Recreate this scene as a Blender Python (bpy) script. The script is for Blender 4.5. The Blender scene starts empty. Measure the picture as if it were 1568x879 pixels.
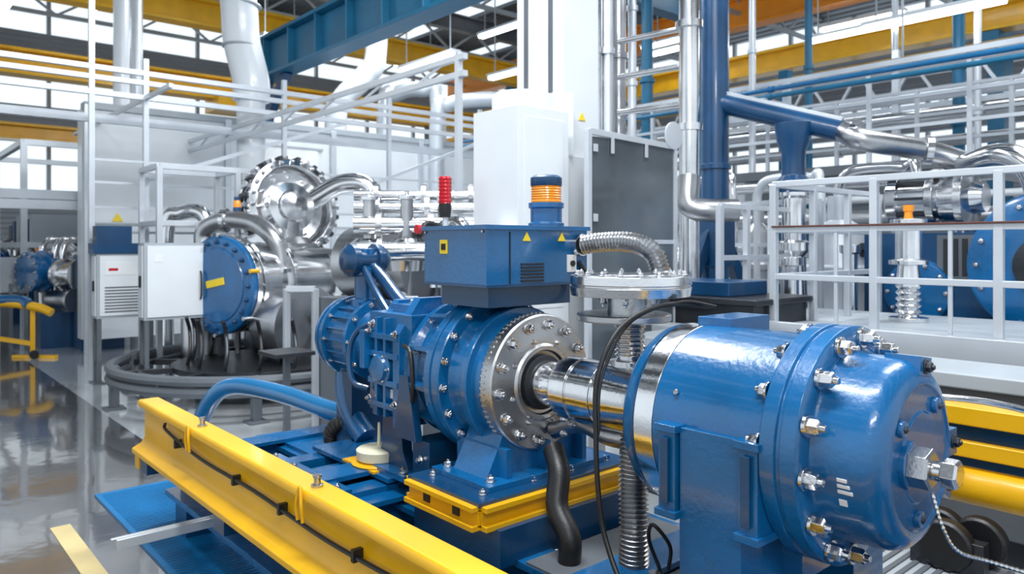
import bpy, bmesh, math, random
from mathutils import Vector, Matrix
random.seed(4)
PI=math.pi
EYE=1.6
CA,SA=0.657,0.753
def at(t,y,z):
    # survey bearing (tangent) + distance from the surveying station -> plant coordinates
    x=t*y
    return Vector((CA*x-SA*y, SA*x+CA*y, z))
# ---------------------------------------------------------------- materials
def mat(name,col,rough=.4,metal=0,bump=0,bscale=60,var=.06,rvar=.08,coat=0,emit=0,trans=0,nscale=3,alpha=1):
    m=bpy.data.materials.new(name); m.use_nodes=True
    nt=m.node_tree; b=nt.nodes['Principled BSDF']
    b.inputs['Metallic'].default_value=metal
    b.inputs['Coat Weight'].default_value=coat
    b.inputs['Coat Roughness'].default_value=.08
    tc=nt.nodes.new('ShaderNodeTexCoord')
    n=nt.nodes.new('ShaderNodeTexNoise'); n.inputs['Scale'].default_value=nscale; n.inputs['Detail'].default_value=5
    nt.links.new(tc.outputs['Object'],n.inputs['Vector'])
    r=nt.nodes.new('ShaderNodeValToRGB')
    r.color_ramp.elements[0].position=.3; r.color_ramp.elements[1].position=.7
    r.color_ramp.elements[0].color=(*[max(0,c*(1-var)) for c in col],1)
    r.color_ramp.elements[1].color=(*[min(1,c*(1+var)) for c in col],1)
    nt.links.new(n.outputs['Fac'],r.inputs['Fac']); nt.links.new(r.outputs['Color'],b.inputs['Base Color'])
    mr=nt.nodes.new('ShaderNodeMapRange'); mr.inputs['To Min'].default_value=max(.02,rough-rvar); mr.inputs['To Max'].default_value=min(1,rough+rvar)
    nt.links.new(n.outputs['Fac'],mr.inputs['Value']); nt.links.new(mr.outputs['Result'],b.inputs['Roughness'])
    if bump:
        n2=nt.nodes.new('ShaderNodeTexNoise'); n2.inputs['Scale'].default_value=bscale; n2.inputs['Detail'].default_value=3
        nt.links.new(tc.outputs['Object'],n2.inputs['Vector'])
        bp=nt.nodes.new('ShaderNodeBump'); bp.inputs['Strength'].default_value=bump; bp.inputs['Distance'].default_value=.01
        nt.links.new(n2.outputs['Fac'],bp.inputs['Height']); nt.links.new(bp.outputs['Normal'],b.inputs['Normal'])
    if emit:
        b.inputs['Emission Color'].default_value=(*col,1); b.inputs['Emission Strength'].default_value=emit
    if trans: b.inputs['Transmission Weight'].default_value=trans
    if alpha<1: b.inputs['Alpha'].default_value=alpha
    return m
BLUE=mat('blue_gloss_paint',(.002,.100,.275),.27,0,.13,65,.22,.1,.45)
BLUE2=mat('blue_paint_dark',(.002,.046,.13),.33,0,.1,60,.2,.1,.3)
TEAL=mat('teal_blue_paint',(.006,.13,.25),.4,0,0,60,.12)
YEL=mat('yellow_paint',(.80,.43,.004),.36,0,.05,50,.1,.1,.2)
ORG=mat('orange_paint',(.80,.27,.01),.4)
STL=mat('polished_steel',(.68,.69,.71),.15,1,.04,90,.15,.09)
BRS=mat('brushed_steel',(.46,.47,.49),.30,1,.1,120,.18,.1)
DST=mat('dark_steel',(.06,.065,.075),.35,.8,.1,80,.2)
CHR=mat('chrome_bolt',(.60,.60,.62),.16,1,.05,90,.15)
WHT=mat('white_enamel',(.71,.75,.79),.3,0,0,50,.03,.05,.2)
GRY=mat('light_grey_paint',(.36,.40,.44),.4,0,0,50,.06)
MGR=mat('mid_grey_paint',(.11,.125,.145),.45,0,0,50,.1)
ALU=mat('aluminium_profile',(.60,.64,.69),.35,.45,0,50,.06)
BLK=mat('black_rubber',(.007,.008,.010),.42,0,.1,80,.2)
DRK=mat('dark_cavity',(.01,.014,.02),.6)
RED=mat('red_lens',(.50,.006,.015),.2,0,0,50,.05,.05,.4)
BRN=mat('brown_handrail',(.10,.03,.02),.5)
AMB=mat('amber_lens',(.85,.27,.01),.15,0,.3,60,.15,.05,.5,emit=.15)
STK=mat('yellow_sticker',(.85,.62,.02),.5)
CRM=mat('faded_floor_paint',(.62,.50,.25),.5,0,0,50,.15)
LBL=mat('white_label',(.75,.77,.79),.5)
GLS=mat('smoked_panel',(.075,.092,.11),.15,0,0,50,.45,.1,.3,nscale=1.5)
CUP=mat('cream_plastic',(.70,.67,.50),.4)
HOS=mat('blue_hose',(.006,.14,.34),.22,0,.05,60,.1,.08,.5)
LAMP=mat('fluorescent_tube',(.9,.96,1),.4,emit=12)
# ---------------------------------------------------------------- mesh builder
class B:
    def __init__(s): s.v=[];s.f=[];s.m=[];s.mats=[]
    def mi(s,m):
        if m not in s.mats: s.mats.append(m)
        return s.mats.index(m)
    def add(s,vs,fs,m):
        o=len(s.v); s.v+= [tuple(v) for v in vs]; i=s.mi(m)
        for f in fs: s.f.append([o+k for k in f]); s.m.append(i)
        return s
    def box(s,x0,x1,y0,y1,z0,z1,m):
        vs=[(x,y,z) for x in(x0,x1) for y in(y0,y1) for z in(z0,z1)]
        return s.add(vs,[(0,1,3,2),(4,6,7,5),(0,4,5,1),(2,3,7,6),(0,2,6,4),(1,5,7,3)],m)
    def bar(s,p,q,w,h,m,up=(0,0,1)):
        p=Vector(p);q=Vector(q);d=(q-p).normalized();u=Vector(up)
        w*=1+random.uniform(-.04,.04);h*=1+random.uniform(-.04,.04)
        if abs(d.dot(u))>.98:u=Vector((1,0,0))
        r=d.cross(u).normalized();u=r.cross(d)
        vs=[e+r*(i*w/2)+u*(j*h/2) for e in(p,q) for i in(-1,1) for j in(-1,1)]
        return s.add(vs,[(0,1,3,2),(4,6,7,5),(0,4,5,1),(2,3,7,6),(0,2,6,4),(1,5,7,3)],m)
    def ibeam(s,p,q,w,h,t,m):
        p=Vector(p);q=Vector(q);z=Vector((0,0,1))
        s.bar(p+z*(h/2-t/2),q+z*(h/2-t/2),w,t,m);s.bar(p-z*(h/2-t/2),q-z*(h/2-t/2),w,t,m)
        return s.bar(p,q,t,h-2*t,m)
    def lathe(s,p,d,prof,m,seg=48,cap=True,ph=0):
        p=Vector(p);d=Vector(d).normalized();R=d.to_track_quat('Z','Y').to_matrix()
        vs=[];fs=[]
        for (h,r) in prof:
            for i in range(seg):
                a=2*PI*i/seg+ph; vs.append(p+R@Vector((r*math.cos(a),r*math.sin(a),h)))
        n=len(prof)
        for k in range(n-1):
            for i in range(seg):
                j=(i+1)%seg; fs.append((k*seg+i,k*seg+j,(k+1)*seg+j,(k+1)*seg+i))
        if cap:
            fs.append(tuple(reversed(range(seg)))); fs.append(tuple(range((n-1)*seg,n*seg)))
        return s.add(vs,fs,m)
    def cyl(s,p,q,r,m,seg=24,r2=None):
        p=Vector(p);q=Vector(q); return s.lathe(p,q-p,[(0,r),((q-p).length,r if r2 is None else r2)],m,seg)
    def tube(s,pts,r,m,seg=12,n=8,rib=0,ribn=0):
        P=[Vector(x) for x in pts]; C=[]
        if len(P)>2 and n>1:
            E=[2*P[0]-P[1]]+P+[2*P[-1]-P[-2]]
            for i in range(1,len(E)-2):
                for k in range(n):
                    t=k/n;a,b,c,d=E[i-1],E[i],E[i+1],E[i+2]
                    C.append(.5*((2*b)+(c-a)*t+(2*a-5*b+4*c-d)*t*t+(3*b-a-3*c+d)*t**3))
            C.append(P[-1])
        else: C=P
        if rib:
            L=[0]
            for i in range(1,len(C)): L.append(L[-1]+(C[i]-C[i-1]).length)
            N=ribn*4; D=[];k=0
            for i in range(N+1):
                l=L[-1]*i/N
                while k<len(L)-2 and L[k+1]<l:k+=1
                D.append(C[k].lerp(C[k+1],(l-L[k])/max(1e-6,L[k+1]-L[k])))
            C=D
        vs=[];fs=[];u=None
        for i,c in enumerate(C):
            d=(C[min(i+1,len(C)-1)]-C[max(i-1,0)]).normalized()
            if u is None: u=d.orthogonal().normalized()
            u=(u-d*u.dot(d)).normalized(); w=d.cross(u)
            rr=r+(rib*(1,0,-1,0)[i%4] if rib else 0)
            for j in range(seg):
                a=2*PI*j/seg; vs.append(c+u*rr*math.cos(a)+w*rr*math.sin(a))
        for i in range(len(C)-1):
            for j in range(seg):
                k=(j+1)%seg; fs.append((i*seg+j,i*seg+k,(i+1)*seg+k,(i+1)*seg+j))
        fs.append(tuple(reversed(range(seg)))); fs.append(tuple(range((len(C)-1)*seg,len(C)*seg)))
        return s.add(vs,fs,m)
    def bolts(s,c,d,R,n,r,h,m,ph=0,wash=True,a0=0,a1=2*PI):
        c=Vector(c);d=Vector(d).normalized();Q=d.to_track_quat('Z','Y').to_matrix()
        for i in range(n):
            a=a0+(a1-a0)*i/n+ph; p=c+Q@Vector((R*math.cos(a),R*math.sin(a),0))
            if wash: s.lathe(p,d,[(0,r*1.35),(h*.25,r*1.35)],m,12)
            s.lathe(p,d,[(0,r),(h*.85,r),(h,r*.8)],m,6,ph=a)
            s.lathe(p,d,[(h*.9,r*.5),(h*1.35,r*.45)],m,8)
        return s
    def ring(s,c,d,R,r,m,seg=64,k=10):
        c=Vector(c);d=Vector(d).normalized();Q=d.to_track_quat('Z','Y').to_matrix();vs=[];fs=[]
        for i in range(seg):
            a=2*PI*i/seg
            for j in range(k):
                b=2*PI*j/k; rr=R+r*math.cos(b); vs.append(c+Q@Vector((rr*math.cos(a),rr*math.sin(a),r*math.sin(b))))
        for i in range(seg):
            for j in range(k):
                i2=(i+1)%seg;j2=(j+1)%k; fs.append((i*k+j,i2*k+j,i2*k+j2,i*k+j2))
        return s.add(vs,fs,m)
    def prism(s,poly,p,ex,ey,ez,m):
        p=Vector(p);ex=Vector(ex);ey=Vector(ey);ez=Vector(ez);n=len(poly)
        vs=[p+ex*a+ey*b for a,b in poly]+[p+ex*a+ey*b+ez for a,b in poly]
        fs=[tuple(reversed(range(n))),tuple(range(n,2*n))]+[(i,(i+1)%n,n+(i+1)%n,n+i) for i in range(n)]
        return s.add(vs,fs,m)
    def done(s,name,bev=0,seg=2,ang=35):
        me=bpy.data.meshes.new(name); me.from_pydata(s.v,[],s.f); 
        for m in s.mats: me.materials.append(m)
        me.polygons.foreach_set('material_index',s.m)
        bm=bmesh.new();bm.from_mesh(me);bmesh.ops.recalc_face_normals(bm,faces=bm.faces);bm.to_mesh(me);bm.free()
        me.polygons.foreach_set('use_smooth',[True]*len(me.polygons))
        me.set_sharp_from_angle(angle=math.radians(ang)); me.update()
        o=bpy.data.objects.new(name,me); bpy.context.scene.collection.objects.link(o)
        if bev:
            md=o.modifiers.new('bevel','BEVEL');md.width=bev;md.segments=seg;md.limit_method='ANGLE';md.angle_limit=math.radians(40);md.harden_normals=True;md.use_clamp_overlap=True
        return o
X=Vector((1,0,0));Y=Vector((0,1,0));Z=Vector((0,0,1))

# ================================================================= ROOM
def floor_mat():
    m=bpy.data.materials.new('polished_concrete_floor');m.use_nodes=True;nt=m.node_tree;b=nt.nodes['Principled BSDF']
    tc=nt.nodes.new('ShaderNodeTexCoord');sp=nt.nodes.new('ShaderNodeSeparateXYZ');nt.links.new(tc.outputs['Object'],sp.inputs[0])
    n=nt.nodes.new('ShaderNodeTexNoise');n.inputs['Scale'].default_value=.9;n.inputs['Detail'].default_value=7;nt.links.new(tc.outputs['Object'],n.inputs['Vector'])
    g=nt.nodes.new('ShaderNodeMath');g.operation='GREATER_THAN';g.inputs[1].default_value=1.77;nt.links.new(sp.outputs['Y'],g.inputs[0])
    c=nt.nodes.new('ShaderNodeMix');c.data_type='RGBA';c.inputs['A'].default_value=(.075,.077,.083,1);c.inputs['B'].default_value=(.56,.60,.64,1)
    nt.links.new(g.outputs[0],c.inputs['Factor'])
    d=nt.nodes.new('ShaderNodeMix');d.data_type='RGBA';d.blend_type='MULTIPLY';d.inputs['Factor'].default_value=.45
    rp=nt.nodes.new('ShaderNodeValToRGB');rp.color_ramp.elements[0].position=.3;rp.color_ramp.elements[0].color=(.6,.6,.6,1);rp.color_ramp.elements[1].position=.7
    nt.links.new(n.outputs['Fac'],rp.inputs['Fac']);nt.links.new(c.outputs['Result'],d.inputs['A']);nt.links.new(rp.outputs['Color'],d.inputs['B'])
    nt.links.new(d.outputs['Result'],b.inputs['Base Color'])
    mr=nt.nodes.new('ShaderNodeMapRange');mr.inputs['To Min'].default_value=.04;mr.inputs['To Max'].default_value=.18;nt.links.new(n.outputs['Fac'],mr.inputs['Value']);nt.links.new(mr.outputs['Result'],b.inputs['Roughness'])
    b.inputs['Specular IOR Level'].default_value=.9;b.inputs['Coat Weight'].default_value=.8;b.inputs['Coat Roughness'].default_value=.05;b.inputs['Coat IOR'].default_value=1.6
    n3=nt.nodes.new('ShaderNodeTexNoise');n3.inputs['Scale'].default_value=5;n3.inputs['Detail'].default_value=2;nt.links.new(tc.outputs['Object'],n3.inputs['Vector'])
    bp=nt.nodes.new('ShaderNodeBump');bp.inputs['Strength'].default_value=.10;bp.inputs['Distance'].default_value=.01
    nt.links.new(n3.outputs['Fac'],bp.inputs['Height']);nt.links.new(bp.outputs['Normal'],b.inputs['Normal']);nt.links.new(bp.outputs['Normal'],b.inputs['Coat Normal'])
    return m
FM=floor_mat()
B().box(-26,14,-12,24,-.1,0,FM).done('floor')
def clad(name,col,sc,axis):
    m=bpy.data.materials.new(name);m.use_nodes=True;nt=m.node_tree;b=nt.nodes['Principled BSDF'];b.inputs['Base Color'].default_value=(*col,1);b.inputs['Roughness'].default_value=.5
    tc=nt.nodes.new('ShaderNodeTexCoord');w=nt.nodes.new('ShaderNodeTexWave');w.bands_direction=axis;w.inputs['Scale'].default_value=sc
    nt.links.new(tc.outputs['Object'],w.inputs['Vector']);bp=nt.nodes.new('ShaderNodeBump');bp.inputs['Strength'].default_value=.8;bp.inputs['Distance'].default_value=.05
    nt.links.new(w.outputs['Fac'],bp.inputs['Height']);nt.links.new(bp.outputs['Normal'],b.inputs['Normal']);return m
CW=clad('wall_cladding',(.28,.32,.37),2.2,'Z'); CC=clad('roof_cladding',(.07,.085,.10),1.5,'Y')
w=B()
for z0,z1 in((0,3.1),(4.4,5.4),(6.9,7.4),(8.4,9)): w.box(-24.2,-24,-12,22,z0,z1,CW)
for y in range(-12,23,2): w.box(-24.15,-24.02,y-.05,y+.05,3.1,8.6,GRY)
w.done('wall_left')
w=B()
for z0,z1 in((0,3.8),(4.7,5.3),(5.9,7.1),(8.3,9)): w.box(-24,14,22,22.2,z0,z1,CW)
for x in range(-24,15,2): w.box(x-.05,x+.05,22.02,22.15,3.8,8.3,GRY)
for z in(1,1.6,2.2,2.8,3.4,5.0,6.2,6.7): w.box(-24,14,21.9,22,z,z+.08,ALU)
w.done('wall_back')
w=B()
y=-12
while y<22:
    w.box(-24,14,y,y+2.5,9,9.12,CC); y+=3.4
w.done('ceiling')
w=B()
for x in range(-23,12,4):
    w.ibeam((x,-12,8.6),(x,22,8.6),.25,.5,.04,MGR)
    for y in range(-11,22,2):
        w.bar((x,y,8.4),(x,y+1,7.7),.06,.06,GRY);w.bar((x,y+1,7.7),(x,y+2,8.4),.06,.06,GRY)
    w.bar((x,-12,7.7),(x,22,7.7),.1,.1,GRY)
w.done('roof_truss')
w=B()
for x,y,z in((-18,4,6.9),(-18,8,6.9),(-14,12,6.9),(-18,12,6.9),(-12,16,6.9),(-8,18,6.9),(-5,14,6.9),(-3,17,6.9),(-8,13,6.9),(-20,19,6.9),(-6.5,14.5,5.7),(-10.5,14.5,6.2),(-15,6,5.6),(-2.5,14.2,5.5),(-16,2,5.9),(-13,9,5.4),(-13,11.5,5.6),(-4.3,12,5.0)):
    w.box(x-1,x+1,y-.11,y+.11,z+.04,z+.1,WHT);w.cyl((x-.95,y-.05,z),(x+.95,y-.05,z),.04,LAMP,8);w.cyl((x-.95,y+.05,z),(x+.95,y+.05,z),.04,LAMP,8)
    for k in(-.8,.8): w.bar((x+k,y,z+.1),(x+k,y,9),.02,.02,GRY)
w.done('pendant_strip_lights')
B().box(-4.9,-1.6,.82,.92,0,.004,CRM).done('floor_marking_stripe')
MATM=mat('blue_rubber_mat',(.004,.17,.42),.35,0,.5,120,.1)
w=B().box(-5.35,-1.2,1.14,1.62,0,.012,MATM)
for i in range(120): w.box(-5.3+i*.034,-5.285+i*.034,1.17,1.60,.012,.015,MATM)
w.done('blue_floor_mat')

# ================================================================= SKID + YELLOW BEAMS
w=B()
prof=[(-.058,.735),(-.05,.747),(.05,.747),(.058,.735),(.058,.712),(.02,.70),(.012,.675),(.012,.53),(.03,.505),(.08,.49),(.08,.452),(-.075,.452),(-.088,.46),(-.088,.485),(-.04,.51),(-.022,.54),(-.022,.675),(-.03,.70),(-.058,.712)]
w.prism(prof,(-4.48,1.225,0),Y,Z,X*5.2,YEL)
w.box(-4.47,-4.40,1.15,1.30,.38,.455,YEL)
w.done('yellow_guide_beam',.005)
w=B()
w.tube([(-4.05,1.185,.69),(-4.0,1.18,.66),(-3.5,1.18,.625),(-2.9,1.18,.63),(-2.3,1.18,.615),(-1.7,1.18,.63),(-.9,1.18,.62),(.4,1.18,.63)],.008,BLK,8,6)
for x in(-3.85,-3.1,-2.65,-2.1,-1.7): w.box(x-.009,x+.009,1.168,1.205,.605,.645,BLK)
w.done('beam_cable')
w=B()
for x in(-3.62,-2.45):
    w.lathe((x,1.225,.747),Z,[(0,.022),(.008,.022),(.01,.012),(.03,.012),(.034,.016),(.042,.016)],BRS,16)
    w.tube([(x-.02,1.16,.64),(x-.02,1.155,.70),(x,1.16,.76),(x+.02,1.155,.70),(x+.02,1.16,.64)],.006,YEL,8)
w.done('beam_clamps')
w=B()
w.ibeam((-4.55,1.43,.28),(.8,1.43,.28),.2,.22,.03,BLUE)
w.ibeam((-4.2,1.80,.40),(.8,1.80,.40),.16,.22,.025,BLUE)
w.ibeam((-4.2,2.35,.40),(.8,2.35,.40),.16,.22,.025,BLUE)
for x in(-3.95,-3.2,-2.75,-1.6,-.6,.3): w.ibeam((x,1.34,.47),(x,2.45,.47),.16,.16,.02,BLUE)
for x in(-4.3,-3.2,-1.6,-.6,.4): w.box(x-.06,x+.06,1.15,1.44,.385,.451,BLUE2)
for x in(-4.3,-2.6,-.9,.6):
    for y in(1.43,2.35): w.box(x-.09,x+.09,y-.09,y+.09,0,.175 if y<2 else .3,BLUE2)
w.box(-2.46,-1.94,1.64,2.36,.5,.63,BLUE2)
for x in(-3.38,-3.14,-2.82): w.bar((x,1.45,.55),(x,2.2,.55),.11,.05,BLUE)
w.box(-3.45,-2.75,1.70,2.2,.585,.605,BLUE)
w.box(-3.45,-2.75,1.45,1.53,.575,.60,BLUE)
for x in(-3.4,-3.2,-3.0,-2.8): w.bolts((x,1.49,.60),Z,0,1,.011,.014,CHR)
w.box(-4.1,-3.55,1.75,2.3,.505,.53,BLUE);w.box(-1.9,-.9,1.72,2.38,.505,.52,MGR)
w.done('blue_skid_frame',.004)
w=B().bar((-3.73,.88,.25),(-3.73,1.42,.25),.05,.045,ALU)
w.box(-3.72,-3.74,.86,1.3,.27,.277,ALU)
w.done('aluminium_cross_bar',.003)
w=B()
x0,x1,y0,y1=-2.42,-2.0,1.6,2.4
for a,b_ in(((x0,y0),(x1,y0)),((x1,y0),(x1,y1)),((x0,y0),(x0,y1)),((x0,y1),(x1,y1))):
    w.bar((a[0],a[1],.70),(b_[0],b_[1],.70),.07,.018,YEL);w.bar((a[0],a[1],.635),(b_[0],b_[1],.635),.07,.018,YEL);w.bar((a[0],a[1],.667),(b_[0],b_[1],.667),.02,.06,YEL)
w.box(x0-.01,x1+.01,y0-.01,y1,.705,.722,BLUE2)
for x in(-2.36,-2.06):
    for y in(1.66,1.9,2.1,2.3): w.bolts((x,y,.722),Z,0,1,.013,.016,CHR)
for x in(-2.3,-2.12): w.box(x-.02,x+.02,1.585,1.592,.65,.685,DRK)
w.done('yellow_mounting_frame',.003)

# ================================================================= PUMP / GEARBOX
w=B()
w.box(-2.40,-2.05,1.68,2.32,.722,.742,BLUE)
w.prism([(-.27,0),(.27,0),(.20,.13),(.17,.2),(-.17,.2),(-.20,.13)],(-2.33,2.0,.735),Y,Z,X*.2,BLUE)
for y in(-.2,0,.2): w.box(-2.38,-2.08,2+y-.012,2+y+.012,.735,.85,BLUE)
w.bolts((-2.36,1.73,.742),Z,0,1,.016,.02,CHR);w.bolts((-2.1,1.73,.742),Z,0,1,.016,.02,CHR)
o=Vector((-3.1,2,1.07))
w.lathe(o,X,[(0,.20),(.10,.24),(.22,.25),(.43,.255),(.45,.285),(.49,.29),(.51,.262),(.635,.268),(.64,.316),(.645,.322),(.68,.322),(.684,.312),(.694,.312),(.698,.322),(.735,.322),(.74,.316),(.742,.272),(.76,.262),(.82,.258),(.83,.28),(.834,.284),(.862,.284),(.866,.28),(.868,.255),(.93,.25)],BLUE,96)
w.bolts(o+X*.741,X,.298,18,.014,.02,CHR,ph=.08)
w.bolts(o+X*.64,-X,.298,18,.013,.02,CHR)
w.bolts(o+X*.49,X,.272,12,.011,.016,CHR,ph=.2)
for i in range(12):
    a=i*PI/6+.15; d=Vector((0,math.cos(a),math.sin(a)))
    w.bar(o+X*.50+d*.275,o+X*.645+d*.285,.02,.05,BLUE,up=d)
w.lathe(o+X*.925,X,[(0,.255),(.004,.262),(.055,.262),(.062,.255),(.063,.2),(.066,.19),(.066,.15),(.075,.14),(.075,.125),(.06,.12),(.055,.09)],BRS,96)
for i in range(72):
    a=i*2*PI/72; d=Vector((0,math.cos(a),math.sin(a)))
    w.bar(o+X*.928+d*.262,o+X*.952+d*.262,.009,.008,BRS,up=d)
w.bolts(o+X*.985,X,.222,14,.017,.03,CHR,ph=.1)
w.bolts(o+X*.99,X,.165,8,.009,.012,CHR,ph=.3)
w.lathe(o+X*.97,X,[(0,.105),(.03,.105),(.035,.095)],DRK,48)
w.box(-3.0,-2.66,1.76,2.24,.86,1.30,BLUE)
w.prism([(-.25,-.24),(.25,-.24),(.25,.12),(.14,.27),(-.14,.27),(-.25,.12)],(-2.96,2,1.08),Y,Z,X*.05,BLUE)
w.prism([(-.27,-.26),(.27,-.26),(.27,.14),(.16,.29),(-.16,.29),(-.27,.14)],(-2.76,2,1.08),Y,Z,X*.05,BLUE)
for z in(.9,1.0,1.12,1.2): w.box(-2.96,-2.72,1.725,1.80,z-.012,z+.012,BLUE)
for x in(-2.9,-2.83): w.box(x-.01,x+.01,1.73,2.27,.85,1.28,BLUE)
w.box(-2.94,-2.74,1.83,2.17,1.30,1.335,BLUE);w.bolts((-2.84,2,1.335),Z,.10,6,.010,.014,CHR)
w.box(-2.99,-2.95,1.70,1.76,1.05,1.22,BLUE);w.bolts((-2.93,1.735,1.25),-Y,0,1,.014,.02,CHR)
w.lathe((-2.86,1.76,1.06),-Y,[(0,.075),(.03,.075),(.035,.06),(.05,.055),(.052,.03)],BLUE,32);w.bolts((-2.86,1.73,1.06),-Y,.062,6,.008,.012,CHR)
for z in(.92,1.22):
    for x in(-2.94,-2.73): w.bolts((x,1.725,z),-Y,0,1,.012,.018,CHR)
w.box(-2.85,-2.76,1.755,1.758,.93,.97,LBL)
w.prism([(0,0),(.16,0),(.10,.26),(.04,.26)],(-2.70,1.70,.80),X,Z,Y*.035,BLUE2)
w.tube([(-2.98,1.74,.95),(-3.05,1.70,.98),(-3.08,1.70,1.1),(-3.05,1.72,1.2),(-2.96,1.78,1.26)],.014,BLUE2,8)
w.tube([(-2.66,1.72,1.18),(-2.58,1.70,1.16),(-2.56,1.70,1.02),(-2.60,1.72,.92)],.010,BLK,8)
for y in(1.78,2.2):
    w.prism([(0,0),(.28,0),(.22,.10),(.20,.26),(.06,.26),(.05,.10)],(-2.98,y,.605),X,Z,Y*.05,BLUE2)
w.box(-3.02,-2.66,1.72,2.28,.605,.63,BLUE)
for x in(-2.97,-2.71): w.bolts((x,1.75,.63),Z,0,1,.014,.02,CHR)
w.box(-2.62,-2.50,1.74,2.26,.56,.80,BLUE2)
w.bolts((-2.56,1.74,.72),-Y,0,1,.014,.02,CHR)
m0=Vector((-3.66,2,1.12))
w.lathe(m0,X,[(0,.12),(.01,.17),(.03,.20),(.06,.205),(.065,.19),(.09,.19),(.095,.212),(.125,.212),(.13,.18),(.32,.175),(.33,.205),(.36,.205),(.365,.16),(.50,.14),(.56,.19),(.60,.2),(.7,.2)],BLUE,56)
for i in range(20):
    a=i*PI/10; d=Vector((0,math.cos(a),math.sin(a)))
    w.bar(m0+X*.13+d*.18,m0+X*.32+d*.18,.008,.03,BLUE,up=d)
w.bolts(m0+X*.125,X,.195,10,.009,.014,CHR);w.bolts(m0+X*.36,X,.188,10,.010,.016,CHR)
w.tube([m0+Vector((.1,-.05,-.17)),m0+Vector((.12,-.06,-.3)),m0+Vector((.2,-.06,-.42)),m0+Vector((.3,-.05,-.5))],.06,BLUE,16)
w.box(-3.58,-3.42,1.9,2.1,.53,.95,BLUE2)
w.lathe(m0+X*.20+Z*.16,Z,[(0,.075),(.04,.075),(.045,.055),(.16,.055),(.165,.08),(.20,.08),(.205,.06),(.30,.06)],BLUE,32)
w.lathe(m0+Vector((.20,-.13,.40)),Y,[(0,.03),(.01,.06),(.03,.075),(.035,.085),(.07,.085),(.075,.065),(.17,.065),(.175,.085),(.21,.085),(.24,.07),(.27,.03)],BLUE2,32)
w.bolts(m0+Vector((.20,-.06,.40)),-Y,.075,8,.007,.01,CHR)
w.tube([m0+Vector((.22,.02,.38)),m0+Vector((.36,.02,.30)),m0+Vector((.55,0,.2)),m0+Vector((.72,0,.14))],.032,BLUE2,12)
w.tube([m0+Vector((.26,-.04,.36)),m0+Vector((.40,-.05,.24)),m0+Vector((.6,-.08,.12))],.02,BLUE2,10)
w.done('blue_process_pump',.0035)
w=B()
w.box(-2.55,-2.15,1.75,2.29,1.44,1.665,BLUE)
w.box(-2.56,-2.14,1.74,2.30,1.658,1.675,BLUE)
w.box(-2.50,-2.2,1.80,2.24,1.36,1.44,BLUE2)
w.box(-2.553,-2.147,1.747,2.293,1.44,1.452,BLUE2)
for i in range(6): w.box(-2.151,-2.144,1.92,2.04,1.458+i*.013,1.464+i*.013,DRK)
w.box(-2.152,-2.146,1.862,1.867,1.45,1.65,DRK)
w.box(-2.44,-2.39,1.747,1.751,1.565,1.62,STK);w.box(-2.43,-2.40,1.7455,1.75,1.58,1.605,DRK)
w.prism([(-.022,0),(.022,0),(0,.036)],(-2.1495,1.95,1.615),Y,Z,X*.003,STK)
w.box(-2.15,-2.143,2.17,2.22,1.49,1.56,LBL);w.lathe((-2.143,2.195,1.525),X,[(0,.012),(.008,.012)],BLK,12)
w.prism([(-.022,0),(.022,0),(0,.036)],(-2.1495,2.14,1.615),Y,Z,X*.003,STK)
for x in(-2.54,-2.17): w.bolts((x,1.75,1.65),-Y,0,1,.006,.006,CHR,wash=False)
w.done('control_box',.006)
w=B()
c=Vector((-2.27,2.17,1.675))
w.lathe(c,Z,[(0,.075),(.015,.075),(.02,.066),(.075,.066),(.08,.074),(.10,.074),(.10,.06)],BLUE,40)
w.lathe(c+Z*.10,Z,[(0,.062),(.003,.064)]+[(.003+i*.005,.064 if i%2 else .061) for i in range(1,14)]+[(.07,.06)],AMB,40)
w.lathe(c+Z*.17,Z,[(0,.064),(.003,.066),(.035,.066),(.045,.05),(.045,.0)],BLUE2,40,cap=False)
w.done('amber_warning_beacon',.001)
w=B()
w.tube([(-2.12,2.24,1.60),(-2.05,2.26,1.61),(-1.92,2.29,1.61),(-1.82,2.3,1.575),(-1.78,2.3,1.50),(-1.775,2.3,1.46)],.036,BRS,16,8,rib=.005,ribn=30)
w.lathe((-2.15,2.235,1.6),X,[(0,.045),(.03,.045)],STL,20)
w.tube([(-2.15,2.24,1.53),(-2.1,2.3,1.40),(-2.0,2.32,1.34)],.012,BLK,8)
w.done('corrugated_steel_hose')
w=B();c=Vector((-1.70,2.03,0))
w.lathe(c+Z*1.425,Z,[(0,.13),(.0,.205),(.03,.21),(.033,.205),(.037,.205),(.04,.21),(.068,.21),(.072,.20),(.072,.14),(.075,.14),(.075,.04)],STL,72)
w.bolts(c+Z*1.497,Z,.185,18,.009,.012,CHR)
w.lathe(c+Z*1.36,Z,[(0,.08),(.065,.08)],BRS,40)
w.bolts(c+Z*1.425,-Z,.1,6,.009,.03,CHR)
w.lathe(c+Vector((-.03,0,1.335)),Z,[(0,.16),(.004,.165),(.022,.165),(.026,.16)],BRS,56)
w.lathe(c+Z*1.18,Z,[(0,.07),(.02,.07),(.025,.048)]+[(.03+i*.008,.055 if i%2 else .044) for i in range(14)]+[(.145,.05),(.155,.05)],STL,40)
w.done('gate_valve',.002)
w=B()
w.lathe((-2.13,2,1.07),X,[(0,.085),(.10,.085),(.11,.08),(.155,.08),(.16,.112),(.165,.117),(.24,.117),(.243,.110),(.25,.110),(.253,.117),(.36,.117),(.363,.112),(.37,.112),(.373,.117),(.52,.117),(.53,.12),(.56,.12),(.565,.13),(.66,.13)],STL,72)
w.tube([(-2.1,2.05,.88),(-1.95,2.05,.93),(-1.8,2.02,.92),(-1.65,2,.93)],.035,BRS,14)
w.bolts((-1.97,1.98,.93),X,.03,3,.01,.02,CHR)
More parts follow.
